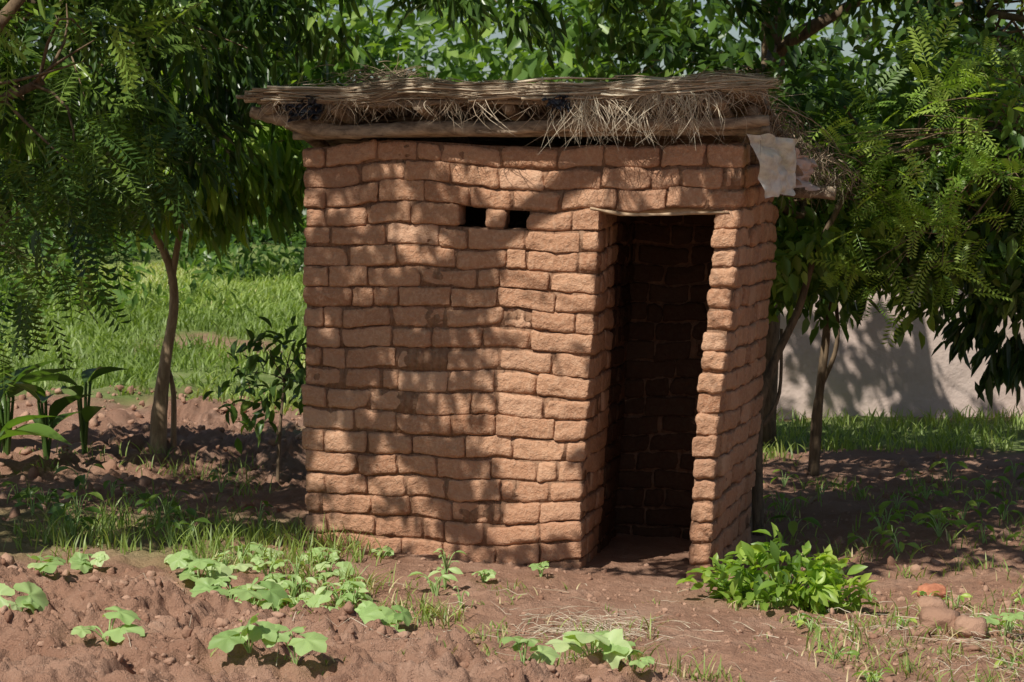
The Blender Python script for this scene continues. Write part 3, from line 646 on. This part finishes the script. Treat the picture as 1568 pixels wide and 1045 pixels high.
e=empty('leafy_weed_bush');lf=Acc();st=Acc();c,d=ell((1.17,9.72,-.02,.34,.2,.15),62);gz=G(c[:,0],c[:,1]);c[:,2]=np.maximum(c[:,2],gz+.015)
clump_leaves(lf,T_broad,c,d*[1,1,.3]+[0,-.1,.4],.05,7,.082,.0,spread=.9,rbase=R.uniform(.25,1,62),jit=.02)
P=np.array([1.17,9.74,-.12])*(1-t5)+c[:,None]*t5;V,F,k=strands(P,np.full(len(c),.004),5,.4);st.add(V,F,.5)
lf.make('leaves',L_bright,e);st.make('stems',L_mid,e)
for _ in range(34):
    x=R.uniform(1.4,3.6);y=R.uniform(11.2,14.5);seedling('broadleaf_weed',x,y,R.integers(4,8),R.uniform(.07,.12),L_bright,T_broad,.08,.3,.5)
for _ in range(18):
    seedling('broadleaf_weed',R.uniform(-2.6,-1.1),R.uniform(10.3,12.5),R.integers(4,8),R.uniform(.07,.12),L_mid,T_broad,.1,.3,.5)
for _ in range(26):
    seedling('broadleaf_weed',R.uniform(-1.35,-.2),R.uniform(9.0,10.1),R.integers(5,9),R.uniform(.04,.085),L_pump,T_broad,.08,.3,.5)
for _ in range(24):
    seedling('broadleaf_weed',R.uniform(.9,2.3),R.uniform(8.0,10.0),R.integers(4,7),R.uniform(.03,.055),L_bright,T_broad,.04,.3,.6)
for x,y,nl,s_ in[(-3.05,13.7,7,.36),(-2.75,13.4,6,.3),(-2.95,12.9,7,.4),(-2.62,13.9,5,.26)]:
    e=empty('canna_plant');lf=Acc();st=Acc();z=float(G(x,y));a=R.uniform(0,6.28)+np.arange(nl)*2.4
    hh=R.uniform(.1,.45,nl);b=np.stack([x+.03*np.cos(a),y+.03*np.sin(a),z+hh],1);d=np.stack([np.cos(a)*.7,np.sin(a)*.7,R.uniform(.3,1.0,nl)],1)
    V,F=scatter(T_big[0]*[1,1.1,1],T_big[1],b,d,UP-norm(d)*.2+R.normal(0,.2,(nl,3)),s_*R.uniform(.8,1.2,nl));lf.add(V,F,np.repeat(R.uniform(.1,.7,nl),len(T_big[0])))
    P=np.array([x,y,z-.02])*(1-t5)+(b+d*.02)[:,None]*t5;V,F,k=strands(P,np.full(nl,.012),6,.3);st.add(V,F,.3)
    lf.make('leaves',L_mid,e);st.make('stems',L_mid,e)
tree('leafy_shrub',[([(-1.35,13.0,-.1),(-1.33,13,.3),(-1.30,13,.6)],[.012,.010,.007])],[((-1.30,13,.60,.26,.3,.24),22)],T_broad,.10,8,L_mid,.3,clen=.10)
# ---------------------------------------------------------------- clods, rubble
bpy.ops.mesh.primitive_ico_sphere_add(subdivisions=2,radius=1);o=bpy.context.object
tv=np.array([v.co[:] for v in o.data.vertices]);tf=np.array([p.vertices[:] for p in o.data.polygons]);bpy.data.objects.remove(o)
def lumps(acc,x,y,r,sink=.3):
    N=len(x);o_=R.random((N,1,3))*50;q=tv[None]*1.0
    f=1+.45*vn(q[...,0]*1.3+o_[...,0],q[...,1]*1.3+o_[...,1],q[...,2]*1.3)+.3*vn(q[...,0]*3+o_[...,0],q[...,1]*3,q[...,2]*3+o_[...,2])
    P=q*f[...,None]*R.uniform(.5,1.3,(N,1,3))*r[:,None,None]+np.stack([x,y,G(x,y)+r*(.5-sink)],1)[:,None]
    off=(np.arange(N)*len(tv))[:,None,None];acc.add(P.reshape(-1,3),[(tf[None]+off).reshape(-1,3)],np.repeat(R.random(N),len(tv)))
CL=Acc();n=3800;x=R.uniform(-2.4,.6,n);y=R.uniform(7.5,10.0,n);k=(y<9.9-.62*(x+2.1)+R.normal(0,.2,n))&(vn(x*3,y*3,77)>-.25);x,y=x[k],y[k];lumps(CL,x,y,.003+.022*R.random(len(x))**4,.5)
n=1800;lumps(CL,R.uniform(-.9,2.4,n),R.uniform(7.5,10.6,n),.003+.012*R.random(n)**4,.4)
n=600;lumps(CL,R.uniform(1.2,2.4,n),R.uniform(8.4,10.2,n),.005+.02*R.random(n)**4,.4)
n=800;lumps(CL,R.uniform(-4,-1.2,n),R.uniform(11,18.5,n),.01+.03*R.random(n)**3,.5)
n=500;lumps(CL,R.uniform(1.3,4,n),R.uniform(10.6,15,n),.008+.025*R.random(n)**3,.5)
CL.make('soil_clods',M_clod,smooth=False)
for nm,x,y,r,mt in[('brick_fragment',1.85,9.93,.055,M_red),('rubble_stone',1.78,9.6,.055,M_clod),('rubble_stone',1.72,9.05,.075,M_clod),('rubble_stone',1.82,8.95,.06,M_clod),('rubble_stone',1.62,8.98,.035,M_clod),('rubble_stone',1.70,9.3,.03,M_clod)]:
    a_=Acc();h=np.array([r*1.1,r*.8,r*.65]);an=R.uniform(-.5,.5);ca,sa=math.cos(an),math.sin(an);z=float(G(x,y))
    brick(a_,np.zeros(3),h,lambda p:np.stack([x+p[:,0]*ca-p[:,1]*sa,y+p[:,0]*sa+p[:,1]*ca,z+r*.55+p[:,2]],1),r*.4,1.8);a_.make(nm,mt)
# ---------------------------------------------------------------- camera
cd=bpy.data.cameras.new('camera');cam=bpy.data.objects.new('camera',cd);sc.collection.objects.link(cam);sc.camera=cam
cd.sensor_width=22.5;cd.lens=50.1;cd.clip_end=2000;cam.location=(0,0,1.65);cam.rotation_euler=(math.radians(90-3.64),0,0)
cd.dof.use_dof=True;cd.dof.focus_distance=10.3;cd.dof.aperture_fstop=6.3
print('verts',sum(len(o.data.vertices) for o in bpy.data.objects if o.type=='MESH'))
